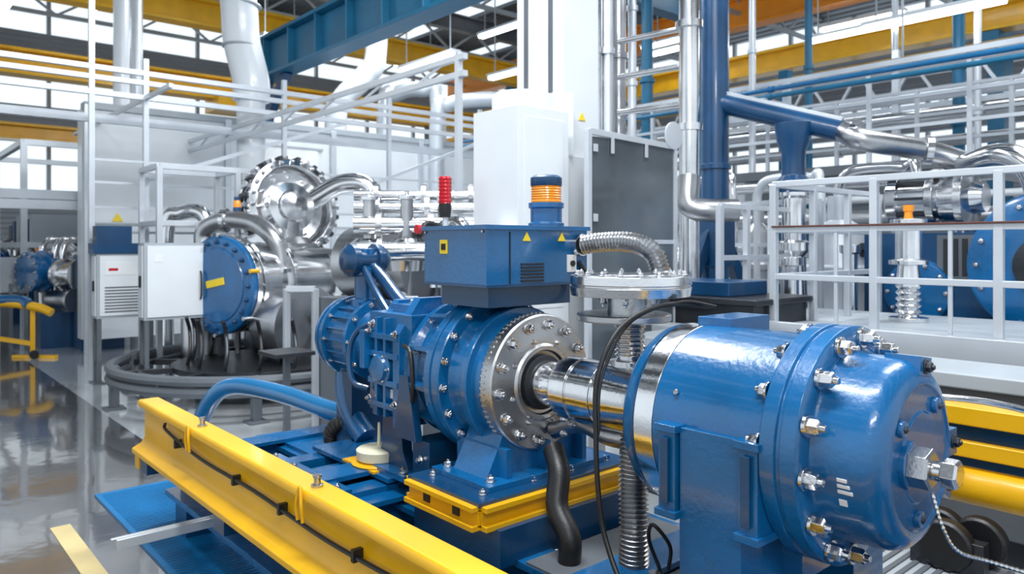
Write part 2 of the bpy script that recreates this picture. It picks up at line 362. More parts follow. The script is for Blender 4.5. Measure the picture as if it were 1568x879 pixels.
w.done('drive_shaft_coupling',.002)

# ================================================================= MOTOR
w=B();o=Vector((-1.50,2,1.07))
w.lathe(o,X,[(0,.13),(.0,.235),(.012,.258),(.03,.272),(.07,.278),(.072,.272),(.138,.272),(.14,.28),(.46,.281),(.47,.285),(.5,.285)],BLUE,96)
w.lathe(o+X*.07,X,[(0,.275),(.002,.2815),(.068,.2815),(.07,.275)],STL,96,cap=False)
w.lathe(o+X*.06,X,[(0,.2815),(.006,.2815)],BLUE2,96,cap=False)
f=o+X*.49
w.lathe(f,X,[(0,.28),(.003,.308),(.008,.314),(.045,.314),(.05,.306),(.058,.306),(.062,.314),(.10,.314),(.106,.305),(.108,.255),(.115,.25)],BLUE,96)
w.lathe(f+X*.11,X,[(0,.252),(.02,.244),(.10,.241),(.118,.238),(.138,.229),(.152,.212),(.160,.192),(.162,.182),(.156,.176),(.156,.115),(.161,.11),(.161,.05)],BLUE,96)
w.bolts(f+X*.107,X,.283,14,.021,.038,CHR,ph=.12)
w.bolts(f,-X,.292,14,.018,.03,CHR,ph=.12)
e=f+X*.266
for a in(.9,2.5,4.6):
    d=Vector((0,math.cos(a),math.sin(a)));w.lathe(e+d*.15,X,[(0,.022),(.012,.02),(.014,.012)],BLUE,20);w.bolts(e+d*.15+X*.01,X,0,1,.010,.008,DST,wash=False)
for a in(0.0,PI*.45,-.5):
    d=Vector((0,math.cos(a),math.sin(a)));w.bar(f+X*.18+d*.225,f+X*.268+d*.225,.07,.05,BLUE,up=d)
    w.bolts(f+X*.268+d*.225,X,0,1,.014,.016,DST)
n=Vector((-.735,1.925,1.065))
w.lathe(n-X*.04,X,[(0,.06),(.045,.058)],BLUE,32)
w.lathe(n,X,[(0,.044),(.005,.05),(.045,.05),(.05,.043)],BRS,6,ph=.3)
w.lathe(n+X*.05,X,[(0,.024),(.025,.024)],CHR,24)
w.lathe(n+X*.07,X,[(0,.03),(.004,.036),(.032,.036),(.038,.028)],CHR,6,ph=.1)
for k in range(3):
    d=Vector((0,-math.cos(.12+.06*k),-math.sin(.12+.06*k)))
    w.bar(f+X*.17+d*.243,f+X*(.195+.006*k)+d*.243,.009,.003,LBL,up=d)
d=Vector((0,-math.cos(.36),-math.sin(.36)));w.bar(f+X*.17+d*.243,f+X*.19+d*.243,.018,.003,LBL,up=d)
w.lathe(o+Vector((.21,-.26,.115)),Vector((0,-1,.4)),[(0,.008),(.006,.008)],CHR,12)
w.box(-1.25,-1.06,1.70,1.95,.0,1.10,BLUE)
w.box(-1.27,-1.04,1.68,1.97,0,.03,BLUE)
for x in(-1.31,-1.06): 
    w.box(x,x+.055,1.685,1.78,.86,1.10,BLUE);w.box(x-.008,x+.063,1.675,1.79,.85,.87,BLUE);w.box(x-.008,x+.063,1.675,1.79,1.085,1.105,BLUE)
    w.box(x+.015,x+.04,1.672,1.68,.89,1.07,BLUE2)
w.box(-1.2,-1.0,1.9,2.3,.70,.85,BLUE);w.box(-1.2,-1.0,2.2,2.4,.5,.80,BLUE)
w.box(-1.40,-1.28,2.0,2.22,1.32,1.375,BLUE)
w.done('blue_electric_motor',.005,3)
w=B()
w.tube([(-1.42,2.1,1.40),(-1.5,1.95,1.405),(-1.56,1.82,1.34),(-1.56,1.71,1.20),(-1.545,1.685,1.02),(-1.53,1.68,.85),(-1.5,1.68,.72),(-1.4,1.66,.60),(-1.2,1.62,.53),(-1.0,1.6,.51)],.008,BLK,10,10)
w.tube([(-1.40,2.1,1.40),(-1.47,2.0,1.415),(-1.56,1.86,1.35),(-1.57,1.74,1.19),(-1.55,1.70,1.02)],.005,BLK,8,10)
w.done('black_power_cable')
w=B()
w.tube([(-1.62,1.96,.96),(-1.62,1.95,.8),(-1.60,1.93,.66),(-1.6,1.93,.52)],.045,BRS,20,8,rib=.006,ribn=30)
w.lathe((-1.6,1.93,.52),Z,[(0,.06),(.03,.06)],DST,24)
w.tube([(-2.0,1.95,.84),(-1.92,1.9,.78),(-1.88,1.85,.68),(-1.80,1.83,.60),(-1.8,1.83,.52)],.04,BLK,16,8)
w.done('flexible_bellows_pipe')
w=B()
w.tube([(-1.4,1.85,.62),(-1.38,1.83,.70),(-1.42,1.8,.76),(-1.45,1.82,.70),(-1.43,1.85,.60),(-1.42,1.85,.53)],.006,BLK,8)
w.lathe((-1.43,1.82,.52),Z,[(0,.03),(.05,.03),(.06,.02),(.09,.018)],BRS,16)
w.done('sensor_lead')
w=B();c=at(-.177,3.42,.605)
w.lathe(c,Z,[(0,.115),(.012,.125),(.018,.12),(.02,.07)],YEL,40)
w.lathe(c+Z*.018,Z,[(0,.085),(.01,.10),(.05,.103),(.056,.095),(.06,.02),(.065,.008),(.17,.006)],CUP,40)
w.box(c.x-.16,c.x+.12,c.y-.1,c.y+.12,.602,.612,YEL)
w.bar((c.x,c.y-.5,.60),(c.x,c.y+.1,.60),.16,.02,BLUE)
w.done('oil_cup')
w=B()
w.tube([at(-.43,5.1,.03),at(-.422,5.05,.3),at(-.40,4.95,.58),at(-.3687,4.85,.69),at(-.308,4.6,.69),at(-.247,4.3,.66),at(-.2,4.1,.65),at(-.178,3.98,.70)],.055,HOS,20,8)
w.done('blue_hose')
w=B()
w.tube([at(-.19,3.9,.64),at(-.225,3.95,.66),at(-.24,4.0,.58),at(-.22,4.0,.5),at(-.19,3.9,.45)],.045,BLK,16,8,rib=.004,ribn=24)
w.done('black_corrugated_hose')

# ================================================================= WHITE COLUMN UNIT + PANEL
w=B()
w.box(-3.88,-3.44,3.05,3.49,0,2.46,WHT)
w.lathe((-3.68,3.30,2.46),Z,[(0,.2),(.10,.2),(.13,.18),(.14,.12)],WHT,40)
w.box(-4.07,-3.60,3.60,3.95,0,4.6,WHT)
w.box(-3.62,-3.55,3.45,3.97,0,2.2,WHT)
for x in(-3.97,-3.72): w.box(x-.02,x+.02,3.592,3.602,2.65,4.6,MGR)
w.box(-3.45,-3.436,3.10,3.44,1.2,2.4,WHT)
w.box(-4.0,-3.5,3.595,3.60,2.2,2.62,WHT)
w.prism([(-.035,0),(.035,0),(0,.06)],(-3.598,3.78,2.46),Y,Z,X*.004,STK)
w.box(-3.90,-3.42,3.03,3.51,0,.1,MGR)
w.box(-3.6,-3.45,2.95,3.06,1.55,1.72,WHT)
w.done('white_machine_column',.012)
w=B()
w.box(-3.31,-3.30,3.55,4.42,.5,2.30,GLS)
for p,q in(((3.53,.0),(3.53,2.34)),((4.43,0),(4.43,2.30))): w.bar((-3.305,p[0],p[1]),(-3.305,q[0],q[1]),.035,.04,ALU)
w.bar((-3.305,3.53,2.33),(-3.305,4.43,2.30),.04,.04,ALU);w.bar((-3.305,3.53,.5),(-3.305,4.43,.5),.04,.04,ALU);w.bar((-3.305,3.53,1.62),(-3.305,4.43,1.62),.02,.03,ALU)
for z in(2.2,1.75,1.3): w.box(-3.29,-3.28,3.56,3.60,z,z+.05,ALU)
w.lathe((-3.29,4.40,2.38),X,[(0,.1),(.01,.1),(.012,.08)],ALU,32)
for y in(3.75,4.1): w.bar((-3.29,y,2.2),(-3.29,y,2.31),.03,.01,ALU)
w.done('smoked_guard_panel',.002)
w=B()
c=at(-.089,4.9,0)
w.cyl(c,c+Z*1.78,.02,ALU,12);w.lathe(c,Z,[(0,.1),(.02,.1)],MGR,20)
w.lathe(c+Z*1.78,Z,[(0,.035),(.05,.04),(.09,.04)],BLK,20)
w.lathe(c+Z*1.87,Z,[(0,.042)]+[(.005+i*.012,.044 if i%2 else .04) for i in range(14)]+[(.175,.036)],RED,24)
w.tube([c+Z*1.7,c+Vector((-.05,-.1,1.74)),c+Vector((-.05,-.16,1.68))],.02,BLK,10);w.lathe(c+Vector((-.05,-.16,1.7)),-Y,[(0,.03),(.03,.03)],RED,20)
w.done('red_signal_beacon')

# ================================================================= LEFT VACUUM VESSEL GROUP
w=B()
c=at(-.393,8.0,1.17);D=Vector((-.373,.927,0)).normalized();S=Vector((D.y,-D.x,0))
w.lathe(c,D,[(0,.40),(.005,.50),(.02,.525),(.06,.53),(.075,.515)],BLUE,72)
w.lathe(c,-D,[(0,.40),(.012,.39),(.018,.1)],BLUE,48)
w.lathe(c+D*.075,D,[(0,.50),(.0,.53),(.06,.53),(.065,.49),(.09,.49),(.095,.53),(.15,.53),(.16,.46),(.5,.46),(.52,.56),(.58,.56),(.6,.46),(1.3,.46),(1.45,.35),(1.5,.1)],STL,72)
w.bolts(c+D*.002,-D,.46,20,.02,.035,BLUE2);w.bolts(c+D*.16,D,.5,24,.018,.04,CHR);w.bolts(c+D*.22,-D,.508,24,.016,.03,CHR)
w.bar(c-D*.024-S*.13+Z*.0,c-D*.024+S*.13+Z*.05,.012,.075,STK)
for a in(.3,1.5,2.8,3.6,4.7,5.6):
    q=c+D*.03+(S*math.cos(a)+Z*math.sin(a))*.535;w.lathe(q-D*.06,D,[(0,.022),(.12,.022)],YEL if a in(.3,2.8) else BRS,12)
for k in(.35,1.1):
    q=c+D*k
    for s in(-.35,.35): w.bar((q.x+S.x*s,q.y+S.y*s,0),(q.x+S.x*s*.8,q.y+S.y*s*.8,.85),.07,.07,MGR)
    w.bar((q.x-S.x*.42,q.y-S.y*.42,.73),(q.x+S.x*.42,q.y+S.y*.42,.73),.12,.14,MGR)
w.done('blue_flanged_vacuum_vessel',.004)
w=B()
c=at(-.30,9.3,0)
w.lathe(c,Z,[(0,.5),(.1,.5),(.12,.62),(.18,.62),(.2,.5),(1.45,.5),(1.47,.6),(1.55,.6),(1.57,.4),(1.7,.25)],BRS,56)
d=Vector((.85,.05,.12)).normalized();hc=c+Vector((0,0,2.05))
w.lathe(hc,d,[(-.5,.2),(-.45,.42),(-.2,.45),(-.15,.56),(-.09,.56),(-.08,.45),(0,.42),(.0,.56),(.06,.58),(.08,.50),(.12,.50),(.14,.58),(.2,.58),(.22,.50),(.16,.46),(.08,.44),(.06,.32),(.14,.30),(.16,.2),(.2,.18),(.22,.05)],STL,64)
w.bolts(hc+d*.2,d,.54,24,.022,.05,CHR);w.bolts(hc+d*.06,d,.38,12,.02,.05,CHR)
Q=d.to_track_quat('Z','Y').to_matrix()
for i in range(32):
    r_=Q@Vector((math.cos(i*PI/16),math.sin(i*PI/16),0));w.bar(hc+d*.02+r_*.6,hc+d*.18+r_*.6,.05,.06,DST if i%2 else STL,up=r_)
w.cyl(c+Z*1.6,c+Z*1.95,.2,BRS,32)
w.tube([c+Vector((.3,.2,2.15)),c+Vector((.5,.5,2.35)),c+Vector((.7,.75,2.3)),c+Vector((.75,.8,1.9)),c+Vector((.75,.8,1.2)),c+Vector((.75,.8,.3))],.12,STL,20)
w.lathe(c+Vector((.75,.8,1.4)),Z,[(0,.17),(.05,.17)],STL,28);w.lathe(c+Vector((.75,.8,.0)),Z,[(0,.17),(.4,.17)],BRS,28)
w.done('stainless_process_vessel',.004)
w=B()
w.tube([at(-.41,8.7,1.5),at(-.41,8.7,1.75),at(-.385,8.6,1.88),at(-.345,8.5,1.85),at(-.32,8.4,1.7),at(-.308,8.4,1.5),at(-.305,8.4,1.1),at(-.305,8.4,.0)],.10,BRS,20)
w.lathe(at(-.305,8.4,1.3),Z,[(0,.16),(.04,.16)],STL,24);w.lathe(at(-.385,8.6,1.88),Vector((.7,.7,0)),[(0,.14),(.05,.14)],STL,24)
w.lathe(at(-.41,8.7,0),Z,[(0,.25),(1.3,.25),(1.5,.12)],BRS,28)
w.tube([at(-.46,9.0,0),at(-.46,9.0,1.75),at(-.44,9.0,1.98),at(-.41,9.0,1.95),at(-.40,9.0,1.5)],.09,STL,20)
w.lathe(at(-.3,8.1,.75),Vector((1,.2,0)),[(-.2,.3),(-.15,.36),(.3,.36),(.32,.42),(.38,.42),(.4,.3)],BRS,40)
w.bar(at(-.3,8.1,0),at(-.3,8.1,.5),.3,.3,DST)
for k in range(4): w.lathe(at(-.25+.012*k,7.7,.35+.3*k),Z,[(0,.07),(.1,.07),(.12,.1),(.16,.1)],STL,20)
w.cyl(at(-.25,7.7,0),at(-.21,7.7,1.45),.05,BRS,16)
w.done('stainless_pipe_manifold',.003)
w=B();c=Vector((-7.9,3.3,0))
for z in(.28,.38): w.ring(c+Z*z,Z,1.45,.05,MGR,96,8)
w.ring(c+Z*.33,Z,1.2,.03,DST,96,8)
for i in range(10):
    a=i*PI/5+.2; p=c+Vector((1.42*math.cos(a),1.42*math.sin(a),0));w.bar(p,p+Z*.42,.08,.08,MGR);w.box(p.x-.09,p.x+.09,p.y-.09,p.y+.09,0,.02,MGR)
    w.bar(p+Z*.33,c+Vector((.5*math.cos(a),.5*math.sin(a),.33)),.05,.06,DST)
w.lathe(c+Z*.3,Z,[(0,.9),(.06,.9)],DST,48)
for i in range(14):
    a=i*PI/7; p=c+Vector((.75*math.cos(a),.75*math.sin(a),.3));w.tube([p,p+Vector((.05,.02,.2)),p+Vector((-.05,.05,.4)),p+Vector((0,0,.55))],.02,BLK if i%3 else DST,8,5)
w.done('circular_base_ring',.003)
def cabinet(name,x,y,wx,wy,z0,z1,topblue=False,vent=False):
    w=B();w.box(x-wx,x,y,y+wy,z0,z1,GRY)
    w.box(x-wx+.03,x-.03,y-.012,y,z0+.03,z1-.03,WHT);w.box(x,x+.012,y+.03,y+wy-.03,z0+.03,z1-.03,WHT)
    for i in(0,1):
        for j in(0,1):
            px=x-wx+.03+i*(wx-.06);py=y+.03+j*(wy-.06);w.bar((px,py,0),(px,py,z0),.045,.045,MGR);w.box(px-.06,px+.06,py-.06,py+.06,0,.015,MGR)
    w.bar((x-wx,y+.03,z0*.35),(x,y+.03,z0*.35),.03,.03,MGR)
    w.box(x-.09,x-.06,y-.03,y-.012,(z0+z1)/2-.06,(z0+z1)/2+.06,BLK)
    if topblue: w.box(x-wx-.02,x+.02,y-.04,y+wy,z1,z1+.12,BLUE2);w.box(x-wx*.9,x,y,y+wy*.6,z1+.12,z1+.32,BLUE2)
    if vent:
        for i in range(9): w.box(x+.012,x+.018,y+.08,y+wy-.08,z0+.07+i*.035,z0+.085+i*.035,MGR)
        w.box(x+.012,x+.016,y+.08,y+wy-.1,z1-.25,z1-.10,LBL);w.box(x+.016,x+.019,y+.12,y+.22,z1-.2,z1-.17,RED)
    else:
        w.tube([(x+.012,y+wy-.06,z0+.2),(x+.04,y+wy-.06,z0+.25),(x+.04,y+wy-.06,z0+.45),(x+.012,y+wy-.06,z0+.5)],.01,BLK,8);w.box(x+.012,x+.015,y+.1,y+.17,z1-.2,z1-.12,LBL)
    w.done(name,.008)
p=at(-.553,8.6,0)
cabinet('control_cabinet',p.x,p.y,.22,.62,.75,1.5,True,True)
p=at(-.49,7.7,0)
cabinet('electrical_cabinet',p.x,p.y,.2,.62,.82,1.62)
w=B()
def frame(w,x0,x1,y0,y1,z0,z1,s,m,levels=()):
    for x in(x0,x1):
        for y in(y0,y1): w.bar((x,y,0),(x,y,z1),s,s,m)
    for z in[z1]+list(levels):
        w.bar((x0,y0,z),(x1,y0,z),s,s,m);w.bar((x0,y1,z),(x1,y1,z),s,s,m);w.bar((x0,y0,z),(x0,y1,z),s,s,m);w.bar((x1,y0,z),(x1,y1,z),s,s,m)
frame(w,-9.8,-9.1,2.6,3.5,0,2.5,.06,ALU,(1.85,))
w.bar((-9.1,3.5,2.5),(-9.1,4.4,2.5),.06,.06,ALU);w.bar((-9.1,4.4,0),(-9.1,4.4,2.5),.06,.06,ALU)
for k in range(8): w.bar((-9.1,3.55+k*.11,1.9),(-9.1,3.55+k*.11,2.5),.008,.008,MGR)
for k in range(5): w.bar((-9.1,3.5,1.95+k*.11),(-9.1,4.4,1.95+k*.11),.008,.008,MGR)
w.done('aluminium_machine_frame',.003)
w=B()
c=at(-.366,8.6,1.98)
w.bar((c.x,c.y,0),(c.x,c.y,1.98),.03,.03,ALU);w.lathe(c,Z,[(0,.045),(.05,.045)],BLUE2,20);w.lathe(c+Z*.05,Z,[(0,.042),(.06,.042),(.08,.03)],AMB,20);w.lathe(c+Z*.13,Z,[(0,.035),(.04,.035)],BLUE2,20)
w.done('small_amber_beacon')
w=B()
w.box(-12.5,-12.4,2.55,10.2,.2,3.62,WHT)
for y in(2.55,4.6,6.5,8.4,10.1): w.box(-12.39,-12.34,y-.05,y+.05,0,3.66,ALU)
w.box(-12.6,-12.35,2.5,10.2,3.6,3.7,GRY);w.box(-12.38,-12.36,2.6,10.1,1.9,1.93,GRY)
w.box(-12.385,-12.37,4.9,6.2,2.5,3.3,LBL);w.box(-12.385,-12.36,4.8,6.3,3.28,3.32,GRY)
w.box(-12.8,-12.5,2.5,2.6,.2,3.62,WHT)
w.prism([(-.08,0),(.08,0),(0,.13)],(-12.39,2.95,1.95),Y,Z,X*.01,STK)
w.done('white_enclosure_panels',.01)
w=B()
for z in(3.60,3.72,3.42): w.bar((-10,.3,z),(-10,13,z),.07,.06,ALU)
w.bar((-10.6,-1,3.2),(-10.6,13,3.2),.08,.1,ALU)
for y in(.8,2.1,2.7,4.5,6.2,8.0,9.8,11.6): w.bar((-10,y,0),(-10,y,3.9 if y!=2.1 else 5.6),.06,.06,ALU)
for b_,z in((4.0,3.1),(4.0,3.25),(2.7,3.42)): w.bar((-14,b_,z),(-5.2 if b_>3 else -9,b_,z),.05,.05,ALU)
w.bar((-10,2.7,2.4),(-10,5.6,3.45),.05,.05,ALU);w.bar((-10,5.6,2.4),(-10,8.2,3.42),.05,.05,ALU)
for x in range(-14,-5): w.bar((x,4,3.1),(x+.5,4,3.25),.02,.02,ALU)
for z in(1.75,2.05,2.35,2.62): w.bar((-10,2.1,z),(-10,9.8,z),.03,.03,ALU)
w.bar((-5.3,4,0),(-5.3,4,3.3),.05,.05,ALU)
w.done('overhead_scaffold')
w=B()
for b_,z in((-.2,2.35),(.8,2.2)): w.bar((-13,b_,z),(-13,b_+3,z),.08,.14,ALU)
frame(w,-17,-13,-.2,1.5,0,2.9,.1,ALU,(1.2,2.3))
w.bar((-13,-.2,.4),(-13,1.5,2.3),.06,.06,ALU)
for z in(1.3,1.5,1.7,1.9,2.1): w.bar((-13,-.2,z),(-13,1.5,z),.03,.03,ALU)
frame(w,-19,-15.5,2.2,4.5,0,3.4,.1,ALU,(1.6,2.5))
for k in range(6): w.box(-18.8+k*.5,-18.5+k*.5,2.4,4.2,1.65,2.0+.08*(k%3),(MGR,BLUE2,GRY)[k%3])
w.done('storage_rack_frame')
w=B()
c=at(-.36,11,0)
w.tube([c+Vector((-.1,-.2,6.5)),c+Vector((0,-.05,5.2)),c+Vector((0,0,4.6)),c+Vector((.1,.1,4.0)),c+Vector((.1,.1,3.7))],.26,WHT,28)
for z in(4.5,5.1,5.7): w.ring(c+Vector((0,0,z)),Z,.26,.02,GRY,32,6)
w.cyl(c+Vector((.1,.1,0)),c+Vector((.1,.1,3.8)),.2,WHT,24)
c=at(-.235,15,0)
w.tube([c+Z*0,c+Z*3.9,c+Vector((.1,.1,4.5)),c+Vector((.3,.5,5.0)),c+Vector((.4,.7,5.6)),c+Vector((.4,.7,8.5))],.22,WHT,24)
c=at(-.10,15,0)
w.tube([c,c+Z*4.0,c+Vector((.1,.2,4.4)),c+Vector((.5,.6,4.5)),c+Vector((.9,1,4.5))],.15,ALU,24)
c=at(-.17,16,0);w.tube([c,c+Z*4.4,c+Vector((.1,.2,4.8)),c+Vector((.5,.6,4.9)),c+Vector((.7,.9,4.5)),c+Vector((.7,.9,0))],.16,ALU,20)
c=at(-.52,12,0)
w.cyl(c,c+Z*9,.12,WHT,20);c=at(-.50,13,0);w.cyl(c,c+Z*9,.1,ALU,20)
w.done('white_ventilation_ducts')
# far-left row of companion pumps
for k,(t,yy) in enumerate(((-.648,11.6),(-.60,13.6),(-.70,15.0))):
    w=B();c=at(t,yy,0)
    w.lathe(c+Z*1.18,D,[(0,.2),(.01,.31),(.08,.31),(.1,.27),(.2,.27),(.22,.33),(.28,.33),(.3,.25),(1.0,.25)],BLUE,40);w.bolts(c+Z*1.18,-D,.27,12,.016,.03,CHR)
    w.lathe(c+D*.4+Z*1.18,D,[(0,.28),(.05,.34),(.2,.34),(.25,.27),(.4,.27),(.42,.32),(.5,.32)],STL,40)
    w.lathe(c+S*.45+D*.3+Z*1.15,S,[(0,.2),(.02,.24),(.08,.24),(.1,.18),(.4,.18),(.42,.24),(.48,.24)],STL,32)
    w.lathe(c+S*.2+D*.3+Z*.75,S,[(0,.14),(.5,.14),(.52,.18),(.58,.18)],BRS,28)
    for s in(-.25,.1,.3): w.tube([c+D*.4+S*s+Z*.6,c+D*.4+S*s+Z*1.5,c+D*.6+S*s+Z*1.68,c+D*.9+S*s+Z*1.5],.05,STL,12)
    q=c+D*.6;w.box(q.x-.5,q.x+.5,q.y-.4,q.y+.8,0,.55,BLUE2)
    q=c-S*.55;w.box(q.x-.3,q.x+.1,q.y-.2,q.y+.2,.85,1.4,GRY);w.box(q.x-.25,q.x+.05,q.y-.1,q.y+.1,0,.85,MGR)
    q=c+S*.85+D*.5;w.box(q.x-.2,q.x+.3,q.y-.2,q.y+.4,0,1.45,BLUE2);w.lathe(q+Z*1.45,Z,[(0,.04),(.25,.04),(.26,.06),(.3,.06)],AMB,12)
    w.bar(c-D*.1-S*.2,c-D*.1-S*.2+Z*1.0,.05,.05,MGR);w.bar(c-D*.1+S*.2,c-D*.1+S*.2+Z*1.0,.05,.05,MGR)
    w.done('rear_blue_pump',.006)
w=B();c=at(-.675,10.6,0)
w.tube([c+Vector((-.3,-.4,.77)),c+Vector((0,0,.78)),c+Vector((.3,.35,.72)),c+Vector((.42,.5,.64))],.06,YEL,16)
w.tube([c+Vector((-.6,-.9,.72)),c+Vector((-.2,-.3,.80)),c+Vector((.1,0.15,.82)),c+Vector((.25,.25,.76))],.075,BLUE,16)
for dx,dy in((-.3,-.4),(.2,.3)):
    w.bar(c+Vector((dx,dy,.0)),c+Vector((dx,dy,.75)),.06,.06,YEL);w.bar(c+Vector((dx-.2,dy-.2,.02)),c+Vector((dx+.25,dy+.25,.02)),.08,.04,YEL)
w.bar(c+Vector((-.3,-.4,.35)),c+Vector((.2,.3,.2)),.06,.06,YEL);w.lathe(c+Vector((.1,.2,.80)),Z,[(0,.05),(.12,.05)],BLK,16)
w.lathe(c+Vector((.3,.3,.06)),X,[(0,.06),(.05,.06)],BLK,20)
w.bar(c+Vector((-1.6,-.6,.4)),c+Vector((-.3,-.4,.4)),.06,.08,YEL);w.bar(c+Vector((-1.6,-.6,0)),c+Vector((-1.6,-.6,.45)),.06,.06,YEL)
w.done('yellow_pipe_trolley',.004)

# ================================================================= CRANES, STRUCTURE
w=B();w.ibeam((-13.6,5.6,4.95),(-1.5,5.6,4.95),.35,.75,.06,TEAL)
for x in range(-13,-1): w.box(x-.02,x+.02,5.45,5.75,4.63,5.27,TEAL)
w.box(-13.5,-13.2,5.45,5.75,0,4.6,BLUE2);w.bar((-13.1,5.6,3.9),(-12.3,5.6,4.6),.15,.15,BLUE2)
w.ibeam((-9,1,6.3),(-9,13,6.3),.3,.5,.05,TEAL)
w.bar((-9,5.6,5.3),(-9,5.6,6.05),.2,.2,TEAL)
w.bar((-9,12.8,0),(-9,12.8,6.3),.25,.25,BLUE2);w.bar((-9,1.2,6.3),(-9,1.2,9),.15,.15,TEAL)
w.done('blue_crane_girder',.01)
w=B()
w.ibeam((-24,17,6.1),(10,17,6.1),.45,.55,.07,YEL);w.ibeam((-24,17.6,7.7),(10,17.6,7.7),.45,.8,.07,ORG)
w.box(-24,10,16.7,16.76,5.4,5.6,YEL)
w.ibeam((-24,13.5,4.6),(-9.8,13.5,4.6),.3,.3,.06,YEL)
for x in(-20,-12,-5,2): w.box(x-.15,x+.15,17.3,17.9,0,7.3,TEAL);w.box(x-.2,x+.2,16.8,17.6,5.55,5.82,TEAL)
w.done('overhead_crane_beams',.01)
w=B()
w.ibeam((-20,-6,5.7),(-20,16,5.7),.5,.6,.07,YEL);w.ibeam((-22,-6,4.4),(-22,16,4.4),.4,.4,.07,YEL)
w.ibeam((-17,-6,6.7),(-17,16,6.7),.4,.6,.07,YEL)
for y in(-4,2,8,14): w.box(-20.2,-19.8,y-.15,y+.15,0,5.45,MGR)
w.box(-20.5,-19.5,7,8.2,5.1,5.5,YEL)
w.done('yellow_gantry_crane',.01)
w=B();c=at(.2705,7.0,0)
w.cyl(c,c+Z*7.5,.125,BLUE2,32);w.box(c.x-.13,c.x+.13,c.y-.13,c.y+.13,1.4,1.9,BLUE2)
w.lathe(c+Z*2.3,Z,[(0,.145),(.05,.145)],BLUE2,32)
w.bar(c+Z*1.9,c+Vector((.15,.75,.3)),.1,.1,BLUE2);w.bar(c+Z*1.9,c+Vector((-.15,-.65,.4)),.1,.1,BLUE2)
p=at(.44,6.3,2.55)
w.cyl(c+Z*2.93,p,.09,BLUE2,24);w.bar(c+Z*2.93+Z*.09,p+Z*.09,.05,.06,ALU)
q=at(.375,6.5,0)
w.lathe(q+Z*2.05,Z,[(0,.12),(.05,.15),(.1,.15),(.15,.1),(.35,.1),(.45,.14),(.6,.16)],BLUE2,28)
w.box(c.x-.3,c.x+.3,c.y-.3,c.y+.3,0,.05,BLUE2)
w.done('blue_support_column',.005)
w=B()
w.tube([at(.44,6.3,2.55),at(.47,6.1,2.45),at(.55,6.2,2.38),at(.62,6.4,2.28),at(.72,6.6,2.2)],.09,BRS,24)
w.lathe(at(.455,6.2,2.5),Vector((1,0,-.1)),[(0,.12),(.05,.12)],STL,28);w.lathe(at(.55,6.2,2.38),Vector((1,.6,-.1)),[(0,.12),(.05,.12)],STL,28)
w.lathe(q+Z*.0,Z,[(0,.2),(.9,.2),(.92,.12),(1.5,.1),(1.55,.15),(1.62,.15),(1.64,.1),(2.0,.1),(2.02,.14),(2.05,.14)],STL,28)
w.done('stainless_branch_pipe',.003)
w=B()
for t,yy,r,m in((.113,7.5,.06,STL),(.128,7.5,.05,ALU),(.142,7.7,.075,BRS),(.236,6.6,.09,STL),(.16,9,.05,ALU),(.25,9.5,.08,TEAL),(.32,11,.05,ALU),(.395,12,.06,TEAL),(.595,12,.09,TEAL),(.62,11,.05,ALU),(.51,14,.06,ALU),(.18,13,.1,TEAL)):
    p=at(t,yy,0);w.cyl(p,p+Z*8.9,r,m,20)
    for z in(2.6,3.5,4.4): w.lathe(p+Z*z,Z,[(0,r*1.35),(.06,r*1.35)],m,20)
for k in range(3): w.cyl(at(.142,7.4,2.9+.35*k),at(.236,6.9,2.9+.35*k),.03,STL,12)
w.tube([at(.236,6.6,2.2),at(.236,6.55,1.95),at(.26,6.5,1.9),at(.3,6.5,1.9)],.1,BRS,20)
w.done('vertical_pipe_risers',.002)

# ================================================================= PLATFORM AND RAILINGS (RIGHT)
def rail(w,p,q,h,m,levels,n,s=.045,first=0):
    p=Vector(p);q=Vector(q)
    for i in range(first,n+1): e=p.lerp(q,i/n);w.bar(e,e+Z*h,s,s,m)
    for l in levels: w.bar(p+Z*l,q+Z*l,s*.85,s*.85,m)
w=B()
w.box(-3.2,1.5,4.55,6.2,.98,1.06,GRY);w.box(-3.2,1.5,4.5,4.56,.93,1.10,ALU)
for x in(-3.1,-1.6,-.1,1.4):
    for y in(4.6,6.1): w.box(x-.05,x+.05,y-.05,y+.05,0,.98,GRY)
w.box(-3.2,1.5,4.6,4.64,0.05,.98,MGR)
rail(w,(-2.62,4.6,1.06),(1.3,4.6,1.06),.94,ALU,(.33,.64,.94),6)
for x in(-2.2,-1.55,-.9): w.bar((x,4.6,1.06),(x,4.6,1.70),.022,.022,ALU)
rail(w,(-2.62,4.6,1.06),(-2.62,6.2,1.06),.94,ALU,(.33,.64,.94),3,first=1)
w.bar((-2.62,4.57,1.72),(1.3,4.57,1.72),.02,.012,BRN)
w.done('railed_platform',.004)
w=B()
rail(w,(-6.5,6.6,.9),(-3.3,6.6,.9),1.1,ALU,(.35,.7,1.1),5);rail(w,(-3.3,5.0,.7),(-3.3,6.5,.7),1.2,ALU,(.4,.8,1.2),4)
w.box(-6.5,-3.2,6.5,8,.8,.9,GRY)
for x in(-6.4,-3.3):
    for y in(6.6,7.9): w.box(x-.05,x+.05,y-.05,y+.05,0,.8,GRY)
w.bar((-3.3,5.0,0),(-3.3,5.0,.7),.05,.05,ALU)
w.done('rear_platform_railing')
w=B()
z=2.5
w.box(-12,6,9.5,11,z,z+.12,MGR)
rail(w,(-12,9.5,z+.12),(6,9.5,z+.12),1.1,ALU,(.4,.75,1.1),16,.05)
rail(w,(-12,11,z+.12),(6,11,z+.12),1.1,ALU,(.4,.75,1.1),16,.05)
for x in range(-12,7,3): w.box(x-.08,x+.08,9.6,9.76,0,z,ALU)
for x in range(-12,6,3): w.bar((x,9.68,1.2),(x+3,9.68,2.4),.06,.06,ALU)
w.done('mezzanine_walkway')
w=B()
